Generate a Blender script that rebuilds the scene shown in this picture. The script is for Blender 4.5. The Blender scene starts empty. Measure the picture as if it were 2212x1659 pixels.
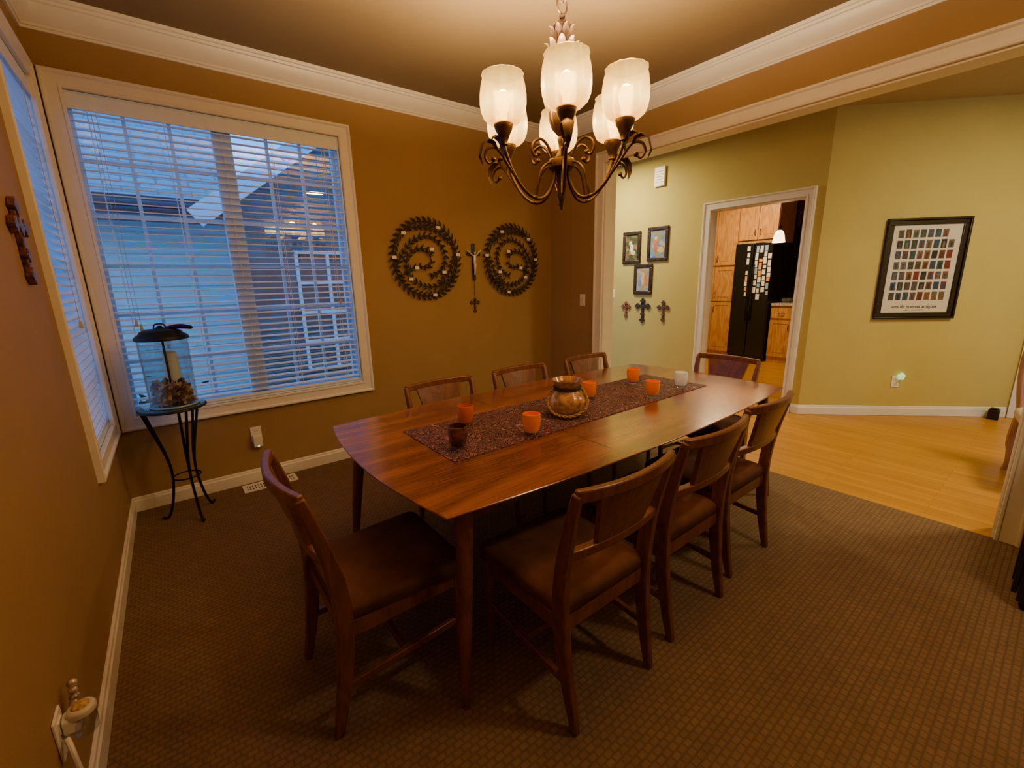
import bpy, bmesh, math, random
from mathutils import Vector, Matrix
random.seed(7)
S=bpy.context.scene
COL=S.collection
# ---------------------------------------------------------------- materials
def nt(name):
    m=bpy.data.materials.new(name); m.use_nodes=True
    n=m.node_tree.nodes; l=m.node_tree.links
    return m,n,l,n['Principled BSDF']
def plain(name,c,rough=.5,metal=0,spec=None,coat=0,emis=None,es=0,trans=0,ior=None,var=.06,vs=12,bump=0,bs=60):
    m,n,l,b=nt(name)
    tc=n.new('ShaderNodeTexCoord'); nz=n.new('ShaderNodeTexNoise'); nz.inputs['Scale'].default_value=vs
    l.new(tc.outputs['Object'],nz.inputs['Vector'])
    r=n.new('ShaderNodeValToRGB')
    r.color_ramp.elements[0].position=.3; r.color_ramp.elements[1].position=.7
    r.color_ramp.elements[0].color=tuple(max(0,x*(1-var)) for x in c)+(1,)
    r.color_ramp.elements[1].color=tuple(min(1,x*(1+var)) for x in c)+(1,)
    l.new(nz.outputs['Fac'],r.inputs['Fac']); l.new(r.outputs['Color'],b.inputs['Base Color'])
    b.inputs['Roughness'].default_value=rough; b.inputs['Metallic'].default_value=metal
    b.inputs['Coat Weight'].default_value=coat
    if spec is not None: b.inputs['Specular IOR Level'].default_value=spec
    b.inputs['Transmission Weight'].default_value=trans
    if ior: b.inputs['IOR'].default_value=ior
    if emis: b.inputs['Emission Color'].default_value=tuple(emis)+(1,); b.inputs['Emission Strength'].default_value=es
    if bump:
        n2=n.new('ShaderNodeTexNoise'); n2.inputs['Scale'].default_value=bs; l.new(tc.outputs['Object'],n2.inputs['Vector'])
        bp=n.new('ShaderNodeBump'); bp.inputs['Strength'].default_value=bump; bp.inputs['Distance'].default_value=.004
        l.new(n2.outputs['Fac'],bp.inputs['Height']); l.new(bp.outputs['Normal'],b.inputs['Normal'])
    return m
def wood(name,c1,c2,c3,stretch=(1,9,9),rough=.35,coat=.2,ns=2.2,seams=None,freq=70,wt=.38,cr=.2):
    m,n,l,b=nt(name)
    tc=n.new('ShaderNodeTexCoord'); mp=n.new('ShaderNodeMapping'); mp.inputs['Scale'].default_value=stretch
    l.new(tc.outputs['Object'],mp.inputs['Vector'])
    a=n.new('ShaderNodeTexNoise'); a.inputs['Scale'].default_value=ns*.45; a.inputs['Detail'].default_value=1.5; a.inputs['Distortion'].default_value=.3
    l.new(mp.outputs['Vector'],a.inputs['Vector'])
    mm=n.new('ShaderNodeMath'); mm.operation='MULTIPLY'; mm.inputs[1].default_value=freq; l.new(a.outputs['Fac'],mm.inputs[0])
    sn=n.new('ShaderNodeMath'); sn.operation='SINE'; l.new(mm.outputs[0],sn.inputs[0])
    mr=n.new('ShaderNodeMapRange'); mr.inputs[1].default_value=-1; mr.inputs[2].default_value=1; l.new(sn.outputs[0],mr.inputs[0])
    f=n.new('ShaderNodeTexNoise'); f.inputs['Scale'].default_value=ns*7; f.inputs['Detail'].default_value=5
    mp3=n.new('ShaderNodeMapping'); mp3.inputs['Scale'].default_value=(1,2.5,2.5) if stretch[0]<stretch[1] else (2.5,2.5,1); l.new(mp.outputs['Vector'],mp3.inputs['Vector'])
    l.new(mp3.outputs['Vector'],f.inputs['Vector'])
    mx=n.new('ShaderNodeMath'); mx.operation='MULTIPLY_ADD'; mx.inputs[1].default_value=wt; l.new(mr.outputs[0],mx.inputs[0])
    m2=n.new('ShaderNodeMath'); m2.operation='MULTIPLY'; m2.inputs[1].default_value=1-wt; l.new(f.outputs['Fac'],m2.inputs[0]); l.new(m2.outputs[0],mx.inputs[2])
    r=n.new('ShaderNodeValToRGB'); e=r.color_ramp.elements
    e[0].position=.2; e[0].color=tuple(c1)+(1,); e[1].position=.8; e[1].color=tuple(c3)+(1,)
    k=e.new(.5); k.color=tuple(c2)+(1,)
    l.new(mx.outputs[0],r.inputs['Fac']); out=r.outputs['Color']
    if seams:
        sx=n.new('ShaderNodeSeparateXYZ'); l.new(tc.outputs['Object'],sx.inputs[0])
        for s in seams:
            ad=n.new('ShaderNodeMath'); ad.operation='COMPARE'; ad.inputs[1].default_value=s; ad.inputs[2].default_value=.0026
            l.new(sx.outputs['X'],ad.inputs[0])
            q=n.new('ShaderNodeMix'); q.data_type='RGBA'; l.new(ad.outputs[0],q.inputs['Factor']); l.new(out,q.inputs['A']); q.inputs['B'].default_value=(.01,.005,.003,1)
            out=q.outputs['Result']
    l.new(out,b.inputs['Base Color'])
    b.inputs['Roughness'].default_value=rough; b.inputs['Coat Weight'].default_value=coat; b.inputs['Coat Roughness'].default_value=cr
    return m
def brickmat(name,c1,c2,cm,bw,rh,mort,rough,offset=.5,rot=0,bump=.4,coat=0,noise=True,bd=.004,coord='Object',smooth=.1):
    m,n,l,b=nt(name)
    tc=n.new('ShaderNodeTexCoord'); mp=n.new('ShaderNodeMapping'); mp.inputs['Rotation'].default_value=(0,0,rot)
    l.new(tc.outputs[coord],mp.inputs['Vector'])
    br=n.new('ShaderNodeTexBrick'); br.inputs['Scale'].default_value=1
    br.inputs['Brick Width'].default_value=bw; br.inputs['Row Height'].default_value=rh; br.inputs['Mortar Size'].default_value=mort
    br.inputs['Mortar Smooth'].default_value=smooth
    br.inputs['Color1'].default_value=tuple(c1)+(1,); br.inputs['Color2'].default_value=tuple(c2)+(1,); br.inputs['Mortar'].default_value=tuple(cm)+(1,)
    br.offset=offset; l.new(mp.outputs['Vector'],br.inputs['Vector'])
    nz=n.new('ShaderNodeTexNoise'); nz.inputs['Scale'].default_value=14 if not coat else 3; nz.inputs['Detail'].default_value=6
    mp2=n.new('ShaderNodeMapping'); mp2.inputs['Scale'].default_value=(1,1,1) if not coat else (12,1,1); l.new(tc.outputs[coord],mp2.inputs['Vector'])
    l.new(mp2.outputs['Vector'],nz.inputs['Vector'])
    mr=n.new('ShaderNodeMapRange'); mr.inputs[3].default_value=.75; mr.inputs[4].default_value=1.25; l.new(nz.outputs['Fac'],mr.inputs[0])
    q=n.new('ShaderNodeMix'); q.data_type='RGBA'; q.blend_type='MULTIPLY'; q.inputs['Factor'].default_value=1
    l.new(br.outputs['Color'],q.inputs['A']); l.new(mr.outputs[0],q.inputs['B']); l.new(q.outputs['Result'],b.inputs['Base Color'])
    bp=n.new('ShaderNodeBump'); bp.invert=True; bp.inputs['Strength'].default_value=bump; bp.inputs['Distance'].default_value=bd
    l.new(br.outputs['Fac'],bp.inputs['Height']); l.new(bp.outputs['Normal'],b.inputs['Normal'])
    b.inputs['Roughness'].default_value=rough; b.inputs['Coat Weight'].default_value=coat; b.inputs['Coat Roughness'].default_value=.25
    return m

M_WALL=plain('tan_wall_paint',(.345,.212,.092),.75,var=.03,vs=3,bump=.15,bs=180)
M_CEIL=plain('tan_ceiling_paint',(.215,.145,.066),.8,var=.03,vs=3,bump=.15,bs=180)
M_GREEN=plain('olive_green_wall_paint',(.54,.455,.13),.75,var=.03,vs=3,bump=.12,bs=180)
M_WHITE=plain('white_trim_paint',(.78,.75,.68),.4,var=.02)
M_PLAST=plain('white_plastic',(.80,.78,.72),.35,var=.02)
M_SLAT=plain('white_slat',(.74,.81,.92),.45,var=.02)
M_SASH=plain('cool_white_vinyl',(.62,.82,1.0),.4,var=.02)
M_CARPET=brickmat('brown_loop_carpet',(.200,.120,.060),(.178,.106,.053),(.125,.074,.037),.032,.023,.006,.95,bump=.4,bd=.003,smooth=1.0)
M_FLOOR=brickmat('golden_oak_floor',(.52,.245,.006),(.42,.185,.004),(.24,.09,.004),1.1,.058,.0012,.36,rot=math.pi/2,bump=.15,coat=.08)
M_TABLE=wood('walnut_table',(.095,.027,.011),(.235,.074,.028),(.38,.135,.050),(.5,4,4),.24,.6,2.0,seams=(-.41,.41),freq=42,wt=.27,cr=.16)
M_CHAIR=wood('walnut_chair',(.085,.027,.012),(.16,.053,.022),(.23,.083,.034),(5,5,1),.36,.2,3,wt=.2)
M_LEATH=plain('brown_suede_leather',(.10,.042,.027),.9,spec=.15,var=.35,vs=7,bump=.2,bs=90)
M_BRONZE=plain('aged_bronze',(.095,.056,.036),.42,.75,var=.3,vs=30)
M_IRON=plain('black_iron',(.02,.02,.022),.45,.7)
M_WREATH=plain('dark_bronze_leaf',(.035,.026,.02),.5,.5,var=.3)
M_BLACK=plain('black_gloss',(.008,.008,.009),.2,var=.1)
M_MAPLE=wood('honey_maple',(.42,.19,.045),(.55,.27,.07),(.62,.33,.10),(6,6,1),.35,.2,2)
def shade_mat(name,es,tr):
    m,n,l,b=nt(name); out=n['Material Output']
    b.inputs['Base Color'].default_value=(.05,.03,.012,1); b.inputs['Roughness'].default_value=.3
    tc=n.new('ShaderNodeTexCoord'); sx=n.new('ShaderNodeSeparateXYZ'); l.new(tc.outputs['Generated'],sx.inputs[0])
    mp=n.new('ShaderNodeMapping'); mp.inputs['Scale'].default_value=(45,45,7); l.new(tc.outputs['Object'],mp.inputs['Vector'])
    nz=n.new('ShaderNodeTexNoise'); nz.inputs['Scale'].default_value=1; nz.inputs['Detail'].default_value=3; l.new(mp.outputs['Vector'],nz.inputs['Vector'])
    ad=n.new('ShaderNodeMath'); ad.operation='MULTIPLY_ADD'; ad.inputs[1].default_value=.30; l.new(nz.outputs['Fac'],ad.inputs[0]); l.new(sx.outputs['Z'],ad.inputs[2])
    sb=n.new('ShaderNodeMath'); sb.operation='SUBTRACT'; sb.inputs[1].default_value=.15; l.new(ad.outputs[0],sb.inputs[0])
    r=n.new('ShaderNodeValToRGB'); e=r.color_ramp.elements
    e[0].position=0; e[0].color=(.62,.24,.03,1); e[1].position=1; e[1].color=(.34,.18,.035,1)
    k=e.new(.35); k.color=(1,.66,.18,1); k=e.new(.62); k.color=(.66,.39,.085,1); k=e.new(.85); k.color=(.46,.26,.055,1)
    l.new(sb.outputs[0],r.inputs['Fac']); l.new(r.outputs['Color'],b.inputs['Emission Color']); b.inputs['Emission Strength'].default_value=es
    t=n.new('ShaderNodeBsdfTransparent'); t.inputs['Color'].default_value=(1,.80,.42,1)
    mx=n.new('ShaderNodeMixShader'); mx.inputs[0].default_value=tr
    l.new(b.outputs[0],mx.inputs[1]); l.new(t.outputs[0],mx.inputs[2]); l.new(mx.outputs[0],out.inputs['Surface'])
    return m
M_SHADE=shade_mat('frosted_glass_shade',4.4,.26)
M_SHADE2=shade_mat('amber_frosted_glass',1.6,.1)
def glassmat(name,col=(1,1,1),refl=.05,rough=0.0,edge=.6):
    m=bpy.data.materials.new(name); m.use_nodes=True; n=m.node_tree.nodes; l=m.node_tree.links; n.clear()
    o=n.new('ShaderNodeOutputMaterial'); t=n.new('ShaderNodeBsdfTransparent'); t.inputs[0].default_value=tuple(col)+(1,)
    g=n.new('ShaderNodeBsdfGlossy'); g.inputs['Roughness'].default_value=rough
    lw=n.new('ShaderNodeLayerWeight'); lw.inputs['Blend'].default_value=.5
    pw=n.new('ShaderNodeMath'); pw.operation='POWER'; pw.inputs[1].default_value=4; l.new(lw.outputs['Facing'],pw.inputs[0])
    mt=n.new('ShaderNodeMath'); mt.operation='MULTIPLY_ADD'; mt.inputs[1].default_value=edge; mt.inputs[2].default_value=refl; l.new(pw.outputs[0],mt.inputs[0])
    mx=n.new('ShaderNodeMixShader'); l.new(mt.outputs[0],mx.inputs[0]); l.new(t.outputs[0],mx.inputs[1]); l.new(g.outputs[0],mx.inputs[2])
    l.new(mx.outputs[0],o.inputs['Surface']); return m
M_PANE=glassmat('window_glass',(.95,.97,1),.17,edge=.4)
M_CLEAR=glassmat('clear_glass',(.86,.91,.90),.08,rough=.03,edge=.9)

# ---------------------------------------------------------------- mesh helpers
def B(): return bmesh.new()
def box(bm,x0,x1,y0,y1,z0,z1,f=None):
    vs=[]
    for z in (z0,z1):
        for (x,y) in ((x0,y0),(x1,y0),(x1,y1),(x0,y1)):
            p=(x,y,z) if f is None else f(x,y,z)
            vs.append(bm.verts.new(p))
    for q in ((3,2,1,0),(4,5,6,7),(0,1,5,4),(1,2,6,5),(2,3,7,6),(3,0,4,7)):
        bm.faces.new([vs[i] for i in q])
def ring_stitch(bm,a,b):
    n=len(a)
    for i in range(n): bm.faces.new((a[i],a[(i+1)%n],b[(i+1)%n],b[i]))
def tube(bm,pts,rad,seg=8,closed=False,rect=None,up=None):
    P=[Vector(p) for p in pts]; n=len(P)
    if not isinstance(rad,(list,tuple)): rad=[rad]*n
    T=[]
    for i in range(n):
        if closed: t=P[(i+1)%n]-P[i-1]
        else: t=P[min(i+1,n-1)]-P[max(i-1,0)]
        T.append(t.normalized())
    u=Vector(up) if up else (Vector((0,0,1)) if abs(T[0].z)<.9 else Vector((1,0,0)))
    N=(u-T[0]*u.dot(T[0])).normalized(); rings=[]
    for i in range(n):
        if up: N=(Vector(up)-T[i]*Vector(up).dot(T[i])).normalized()
        else: N=(N-T[i]*N.dot(T[i])).normalized()
        Bn=T[i].cross(N); r=[]
        if rect:
            w,h=rect[i] if isinstance(rect,list) else rect
            for a,b in ((-1,-1),(1,-1),(1,1),(-1,1)): r.append(bm.verts.new(P[i]+Bn*(a*w/2)+N*(b*h/2)))
        else:
            for k in range(seg):
                a=2*math.pi*k/seg; r.append(bm.verts.new(P[i]+(N*math.cos(a)+Bn*math.sin(a))*rad[i]))
        rings.append(r)
    for i in range(n-1): ring_stitch(bm,rings[i],rings[i+1])
    if closed: ring_stitch(bm,rings[-1],rings[0])
    else:
        bm.faces.new(rings[0][::-1]); bm.faces.new(rings[-1])
def lathe(bm,prof,seg=32,c=(0,0,0),flute=0,nf=12,cap0=True,cap1=True):
    rings=[]
    for r,z in prof:
        rr=[]
        for k in range(seg):
            a=2*math.pi*k/seg; q=r*(1+flute*math.cos(nf*a))
            rr.append(bm.verts.new((c[0]+q*math.cos(a),c[1]+q*math.sin(a),c[2]+z)))
        rings.append(rr)
    for i in range(len(rings)-1): ring_stitch(bm,rings[i],rings[i+1])
    if cap0: bm.faces.new(rings[0][::-1])
    if cap1: bm.faces.new(rings[-1])
def sphere(bm,c,r,sc=(1,1,1),seg=12):
    m=Matrix.Translation(c)@Matrix.Diagonal((sc[0],sc[1],sc[2],1))
    bmesh.ops.create_uvsphere(bm,u_segments=seg,v_segments=max(6,seg//2+2),radius=r,matrix=m)
def prism(bm,pts,z0,z1,f=None):
    a=[bm.verts.new((x,y,z0) if f is None else f(x,y,z0)) for x,y in pts]
    b=[bm.verts.new((x,y,z1) if f is None else f(x,y,z1)) for x,y in pts]
    ring_stitch(bm,a,b); bm.faces.new(a[::-1]); bm.faces.new(b)
def bez(p,n=8):
    P=[Vector(q) for q in p]; out=[]
    for i in range(len(P)-1):
        p0=P[max(i-1,0)];p1=P[i];p2=P[i+1];p3=P[min(i+2,len(P)-1)]
        for k in range(n):
            t=k/n
            out.append(.5*((2*p1)+(p2-p0)*t+(2*p0-5*p1+4*p2-p3)*t*t+(3*p1-p0-3*p2+p3)*t**3))
    out.append(P[-1]); return out
def mk(name,bm,mat,parent=None,label=None,cat=None,group=None,kind=None,bevel=0,smooth=True,ang=40,M=None,loc=None):
    bmesh.ops.recalc_face_normals(bm,faces=bm.faces[:])
    if M is not None: bm.transform(M)
    if loc is not None: bm.transform(Matrix.Translation(-Vector(loc)))
    me=bpy.data.meshes.new(name); bm.to_mesh(me); bm.free()
    mats=mat if isinstance(mat,(list,tuple)) else [mat]
    for q in mats: me.materials.append(q)
    if smooth:
        for p in me.polygons: p.use_smooth=True
        try: me.set_sharp_from_angle(angle=math.radians(ang))
        except Exception: pass
    o=bpy.data.objects.new(name,me); COL.objects.link(o)
    if parent: o.parent=parent
    if loc is not None: o.location=loc
    if label: o['label']=label
    if cat: o['category']=cat
    if group: o['group']=group
    if kind: o['kind']=kind
    if bevel:
        b=o.modifiers.new('bevel','BEVEL'); b.width=bevel; b.segments=2; b.limit_method='ANGLE'
    return o
def root(name,loc,label,cat,rot=0,group=None):
    e=bpy.data.objects.new(name,None); e.empty_display_size=.05; e.location=loc; e.rotation_euler=(0,0,rot)
    e['label']=label; e['category']=cat
    if group: e['group']=group
    COL.objects.link(e); return e
def clone(r,loc,rot=None,label=None,group=None,zs=1):
    def cp(o,par):
        c=o.copy(); COL.objects.link(c)
        if par: c.parent=par
        for ch in [x for x in bpy.data.objects if x.parent==o and x.name in names]: cp(ch,c)
        return c
    names={x.name for x in bpy.data.objects}
    c=cp(r,None); c.location=loc; c.scale=(1,1,zs)
    if rot is not None: c.rotation_euler=(0,0,rot)
    if label: c['label']=label
    return c
ST='structure'
def struct(name,bm,mat,label,bevel=0,smooth=False):
    return mk(name,bm,mat,kind=ST,label=label,bevel=bevel,smooth=smooth)

CH=2.96; W=3.82; WT=.15; YS=-4.5; XD=5.56
# ---------------------------------------------------------------- shell
b=B(); box(b,-.15,W,YS,.15,-.1,0); struct('floor',b,M_CARPET,'brown patterned loop pile carpet of the dining room')
b=B(); box(b,W,9.6,-5.6,2.2,-.1,-.002); struct('floor.001',b,M_FLOOR,'golden oak strip floor of the hall and kitchen')
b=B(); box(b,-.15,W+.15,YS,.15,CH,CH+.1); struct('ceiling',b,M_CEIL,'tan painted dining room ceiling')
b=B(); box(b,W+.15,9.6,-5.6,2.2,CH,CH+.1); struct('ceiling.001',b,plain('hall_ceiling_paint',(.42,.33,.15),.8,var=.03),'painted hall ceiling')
wx0,wx1,wz0,wz1=.10,1.61,.65,2.55
b=B(); box(b,-.15,wx0,0,WT,0,CH); box(b,wx1,W+WT,0,WT,0,CH); box(b,wx0,wx1,0,WT,0,wz0); box(b,wx0,wx1,0,WT,wz1,CH)
struct('wall_north',b,M_WALL,'tan painted wall with a large window opening')
wy0,wy1=-.86,-.10
b=B(); box(b,-WT,0,YS,wy0,0,CH); box(b,-WT,0,wy1,0,0,CH); box(b,-WT,0,wy0,wy1,0,wz0); box(b,-WT,0,wy0,wy1,wz1,CH)
struct('wall_west',b,M_WALL,'tan painted wall with a narrow window opening')
oy0,oy1,oz=-3.6,-.74,2.51
b=B(); box(b,W,W+WT,oy1,0,0,CH); box(b,W,W+WT,YS,oy0,0,CH); box(b,W,W+WT,oy0,oy1,oz,CH)
struct('wall_east',b,M_WALL,'tan painted wall with wide cased opening to the hall')
b=B(); box(b,-.15,W+WT,YS-.15,YS,0,CH); struct('wall_south',b,M_WALL,'tan painted wall')
dy0,dy1,dz=-1.84,-.86,2.21
b=B(); box(b,XD,XD+.12,-2.0,dy0,0,CH); box(b,XD,XD+.12,dy1,2.2,0,CH); box(b,XD,XD+.12,dy0,dy1,dz,CH)
struct('wall_hall',b,M_GREEN,'olive green hall wall with kitchen doorway')
s2=math.sqrt(.5)
def ang(a,d,z):
    return (XD+a*s2-d*s2, -2.0-a*s2-d*s2, z)
b=B(); box(b,0,1.97,-.12,0,0,CH,ang); struct('wall_diagonal',b,M_GREEN,'olive green diagonal hall wall')
b=B(); box(b,6.95,7.07,-5.6,-3.39,0,CH); struct('wall_hall_east',b,M_GREEN,'olive green hall end wall')
b=B(); box(b,W,9.6,-5.75,-5.6,0,CH); struct('wall_hall_south',b,M_GREEN,'olive green wall')
b=B(); box(b,W+WT,9.6,2.2,2.3,0,CH); struct('wall_hall_north',b,M_GREEN,'olive green wall')
b=B(); box(b,9.5,9.6,-5.6,2.2,0,CH); struct('wall_kitchen',b,plain('kitchen_wall',(.35,.12,.05),.8),'terracotta kitchen wall')
def sweep(path,prof,name,mat,label):
    bm=B(); n=len(path); rings=[]
    for i in range(n):
        p=Vector(path[i])
        ds=[]
        if i>0: d=(p-Vector(path[i-1])).normalized(); ds.append(Vector((d.y,-d.x)))
        if i<n-1: d=(Vector(path[i+1])-p).normalized(); ds.append(Vector((d.y,-d.x)))
        if len(ds)==2: nn=(ds[0]+ds[1]); nn=nn/(nn.length**2)*2
        else: nn=ds[0]
        rings.append([bm.verts.new((p.x+nn.x*q,p.y+nn.y*q,z)) for q,z in prof])
    for i in range(n-1): ring_stitch(bm,rings[i],rings[i+1])
    bm.faces.new(rings[0]); bm.faces.new(rings[-1][::-1])
    return mk(name,bm,mat,kind=ST,label=label,ang=25)
prof=[(0,2.815),(.012,2.815),(.014,2.828),(.022,2.83),(.024,2.842),(.034,2.852),(.055,2.875),(.075,2.91),(.078,2.922),(.088,2.925),(.092,2.938),(.102,2.942),(.106,2.96),(0,2.96)]
sweep([(0,YS),(0,0),(W,0),(W,YS)],prof,'trim_1',M_WHITE,'white stepped crown moulding around the ceiling')
def basep(h=.1,t=.016): return [(0,0),(t,0),(t,h*.75),(t*.7,h*.82),(t*.6,h*.95),(t*.3,h),(0,h)]
sweep([(0,YS),(0,0)],basep(),'baseboard_west',M_WHITE,'white baseboard')
sweep([(0,0),(W,0)],basep(),'baseboard_north',M_WHITE,'white baseboard')
sweep([(W,0),(W,-.64)],basep(),'baseboard_east',M_WHITE,'white baseboard')
sweep([(XD,2.2),(XD,-.77)],basep(),'baseboard_hall',M_WHITE,'white baseboard')
sweep([(XD,-1.93),(XD,-2.0),(6.95,-3.39)],basep(),'baseboard_diagonal',M_WHITE,'white baseboard')
def casing(bm,f,a0,a1,z0,z1,w,bottom=True):
    pr=[(0,0),(0,.026),(.004,.030),(.014,.030),(.020,.024),(.024,.018),(w-.018,.015),(w-.014,.022),(w-.003,.022),(w,.018),(w,0)]
    if bottom: cor=lambda o:[(a0+o,z0+o),(a1-o,z0+o),(a1-o,z1-o),(a0+o,z1-o)]
    else: cor=lambda o:[(a0+o,z0),(a0+o,z1-o),(a1-o,z1-o),(a1-o,z0)]
    R=[[None]*len(pr) for _ in range(4)]
    for j,(o,d) in enumerate(pr):
        for i,(a,z) in enumerate(cor(o)): R[i][j]=bm.verts.new(f(a,d,z))
    for i in range(4 if bottom else 3): ring_stitch(bm,R[i],R[(i+1)%4])
    if not bottom: bm.faces.new(R[0]); bm.faces.new(R[3][::-1])
fN=lambda a,d,z:(a,-d,z)
fWt=lambda a,d,z:(d,a,z)
fE=lambda a,d,z:(W-d,a,z)
fH=lambda a,d,z:(XD-d,a,z)
b=B(); casing(b,fN,.034,1.70,.56,2.64,.088); struct('trim_2',b,M_WHITE,'white window casing')
b=B(); casing(b,fWt,-.95,-.034,.56,2.64,.088); struct('trim_3',b,M_WHITE,'white window casing')
b=B(); casing(b,fE,-3.7,-.64,0,2.61,.10,bottom=False)
struct('trim_4',b,M_WHITE,'white casing around the wide opening')
b=B(); box(b,W+.0,W+WT,oy1-.014,oy1-.001,0,oz-.014); box(b,W,W+WT,oy0+.001,oy0+.014,0,oz-.014); box(b,W,W+WT,oy0+.001,oy1-.001,oz-.013,oz-.001)
struct('trim_6',b,M_WHITE,'white jamb boards lining the wide opening')
b=B(); casing(b,fH,-1.925,-.775,0,2.295,.085,bottom=False)
struct('trim_5',b,M_WHITE,'white casing of the kitchen doorway')
b=B(); box(b,XD,XD+.12,dy1-.012,dy1-.001,0,dz-.012); box(b,XD,XD+.12,dy0+.001,dy0+.012,0,dz-.012); box(b,XD,XD+.12,dy0+.001,dy1-.001,dz-.011,dz-.001)
struct('trim_7',b,M_WHITE,'white jamb boards lining the kitchen doorway')
b=B(); box(b,6.93,6.95,-3.50,-3.41,0,2.1); box(b,6.935,6.95,-4.3,-3.5,0,2.0); struct('door_1',b,M_WHITE,'white cased hall door')

# ---------------------------------------------------------------- windows
def window(name,f,a0,a1,panes,ncol,label):
    bm=B(); d0,d1=-.13,-.09
    fr=.035
    box(bm,a0,a1,d0,d1,wz0,wz0+fr,f); box(bm,a0,a1,d0,d1,wz1-fr,wz1,f)
    box(bm,a0,a0+fr,d0,d1,wz0+fr,wz1-fr,f); box(bm,a1-fr,a1,d0,d1,wz0+fr,wz1-fr,f)
    for (p0,p1) in panes:
        for i in range(1,ncol):
            x=p0+(p1-p0)*i/ncol; box(bm,x-.010,x+.010,d0+.01,d1-.006,wz0+fr,wz1-fr,f)
        for j in range(1,6):
            z=wz0+fr+(wz1-wz0-2*fr)*j/6; box(bm,p0,p1,d0+.011,d1-.007,z-.010,z+.010,f)
    if len(panes)==2:
        x=(panes[0][1]+panes[1][0])/2; box(bm,x-.055,x+.055,d0,-.066,wz0+fr,wz1-fr,f)
    e=.001
    box(bm,a0+e,a1-e,-.15,-e,wz0+e,wz0+.012,f); box(bm,a0+e,a1-e,-.15,-e,wz1-.012,wz1-e,f)
    box(bm,a0+e,a0+.012,-.15,-e,wz0+.0125,wz1-.0125,f); box(bm,a1-.012,a1-e,-.15,-e,wz0+.0125,wz1-.0125,f)
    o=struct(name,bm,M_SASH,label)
    bm=B(); box(bm,a0+fr,a1-fr,-.112,-.108,wz0+fr,wz1-fr,f)
    mk('window_pane',bm,M_PANE,parent=o,smooth=False)
    return o
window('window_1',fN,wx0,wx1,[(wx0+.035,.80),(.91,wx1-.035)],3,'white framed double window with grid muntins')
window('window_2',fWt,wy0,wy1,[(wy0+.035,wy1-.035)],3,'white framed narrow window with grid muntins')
def blind(loc,f,a0,a1,label,tilt,cords,tassel):
    r=root('window_blind',loc,label,'window blind'); L=Vector(loc)
    g=lambda a,d,z:tuple(Vector(f(a,d,z))-L)
    dc=-.034
    bm=B(); box(bm,a0+.014,a1-.014,-.065,-.01,wz1-.075,wz1-.013,g); box(bm,a0+.013,a1-.013,-.008,.004,wz1-.095,wz1-.013,g)
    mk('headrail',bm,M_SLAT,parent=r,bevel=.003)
    bm=B(); z=wz0+.055
    while z<wz1-.10:
        hw=.026; c,s=math.cos(tilt),math.sin(tilt)
        vs=[]
        for t in (0,.0045):
            for (a,q) in ((a0+.014,-hw),(a1-.014,-hw),(a1-.014,hw),(a0+.014,hw)):
                vs.append(bm.verts.new(g(a,dc+q*c,z+q*s+t)))
        for q in ((3,2,1,0),(4,5,6,7),(0,1,5,4),(1,2,6,5),(2,3,7,6),(3,0,4,7)): bm.faces.new([vs[i] for i in q])
        z+=.0435
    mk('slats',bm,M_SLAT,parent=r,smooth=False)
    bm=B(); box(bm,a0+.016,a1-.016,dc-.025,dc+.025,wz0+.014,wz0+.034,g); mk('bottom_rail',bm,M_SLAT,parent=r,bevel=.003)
    bm=B()
    for a in cords:
        for q in (-.027,.027): box(bm,a-.0012,a+.0012,dc+q-.001,dc+q+.001,wz0+.02,wz1-.08,g)
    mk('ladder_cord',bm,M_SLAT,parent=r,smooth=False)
    mt=plain('tassel_wood',(.6,.38,.16),.5)
    for a,zz in tassel:
        bm=B()
        tube(bm,[g(a,.006,wz1-.10),g(a,.004,zz)],.0012,6)
        p=g(a,.004,zz-.045); lathe(bm,[(.002,.047),(.006,.035),(.009,.005),(.007,0)],10,p)
        mk('pull_cord',bm,mt,parent=r)
blind((.86,0,wz0),fN,wx0,wx1,'wide white horizontal slat blind in the large window',math.radians(-5),(.2,.55,.85,1.15,1.5),[(.22,1.27),(.24,1.24),(1.50,1.35)])
blind((0,-.48,wz0),fWt,wy0,wy1,'narrow white horizontal slat blind in the side window',math.radians(-20),(-.75,-.2),[(-.35,1.3)])

# ---------------------------------------------------------------- table
TC=(2.2,-2.01,0)
t=root('dining_table',TC,'long walnut dining table with boat-shaped top and tapered legs','table')
def outline(k):
    P=[];n=16
    hl,hm,wl,wm=1.235-k,1.30-k,.585-k,.655-k
    for i in range(n): u=-1+2*i/n; P.append((hl*u,-(wl+(wm-wl)*(1-u*u))))
    for i in range(n): u=-1+2*i/n; P.append((hl+(hm-hl)*(1-u*u),wl*u))
    for i in range(n): u=1-2*i/n; P.append((hl*u,(wl+(wm-wl)*(1-u*u))))
    for i in range(n): u=1-2*i/n; P.append((-(hl+(hm-hl)*(1-u*u)),wl*u))
    return P
bm=B(); rs=[]
for k,z in ((.05,.722),(.004,.741),(0,.744),(0,.748),(.002,.75)):
    rs.append([bm.verts.new((x,y,z)) for x,y in outline(k)])
for i in range(4): ring_stitch(bm,rs[i],rs[i+1])
bm.faces.new(rs[0][::-1]); bm.faces.new(rs[-1])
mk('table_top',bm,M_TABLE,parent=t,ang=30)
bm=B(); box(bm,-1.08,1.08,-.50,-.475,.655,.722); box(bm,-1.08,1.08,.475,.50,.655,.722); box(bm,-1.10,-1.075,-.5,.5,.655,.722); box(bm,1.075,1.10,-.5,.5,.655,.722)
box(bm,-.02,.02,-.475,.475,.68,.722)
mk('apron',bm,M_CHAIR,parent=t,bevel=.003)
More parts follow.
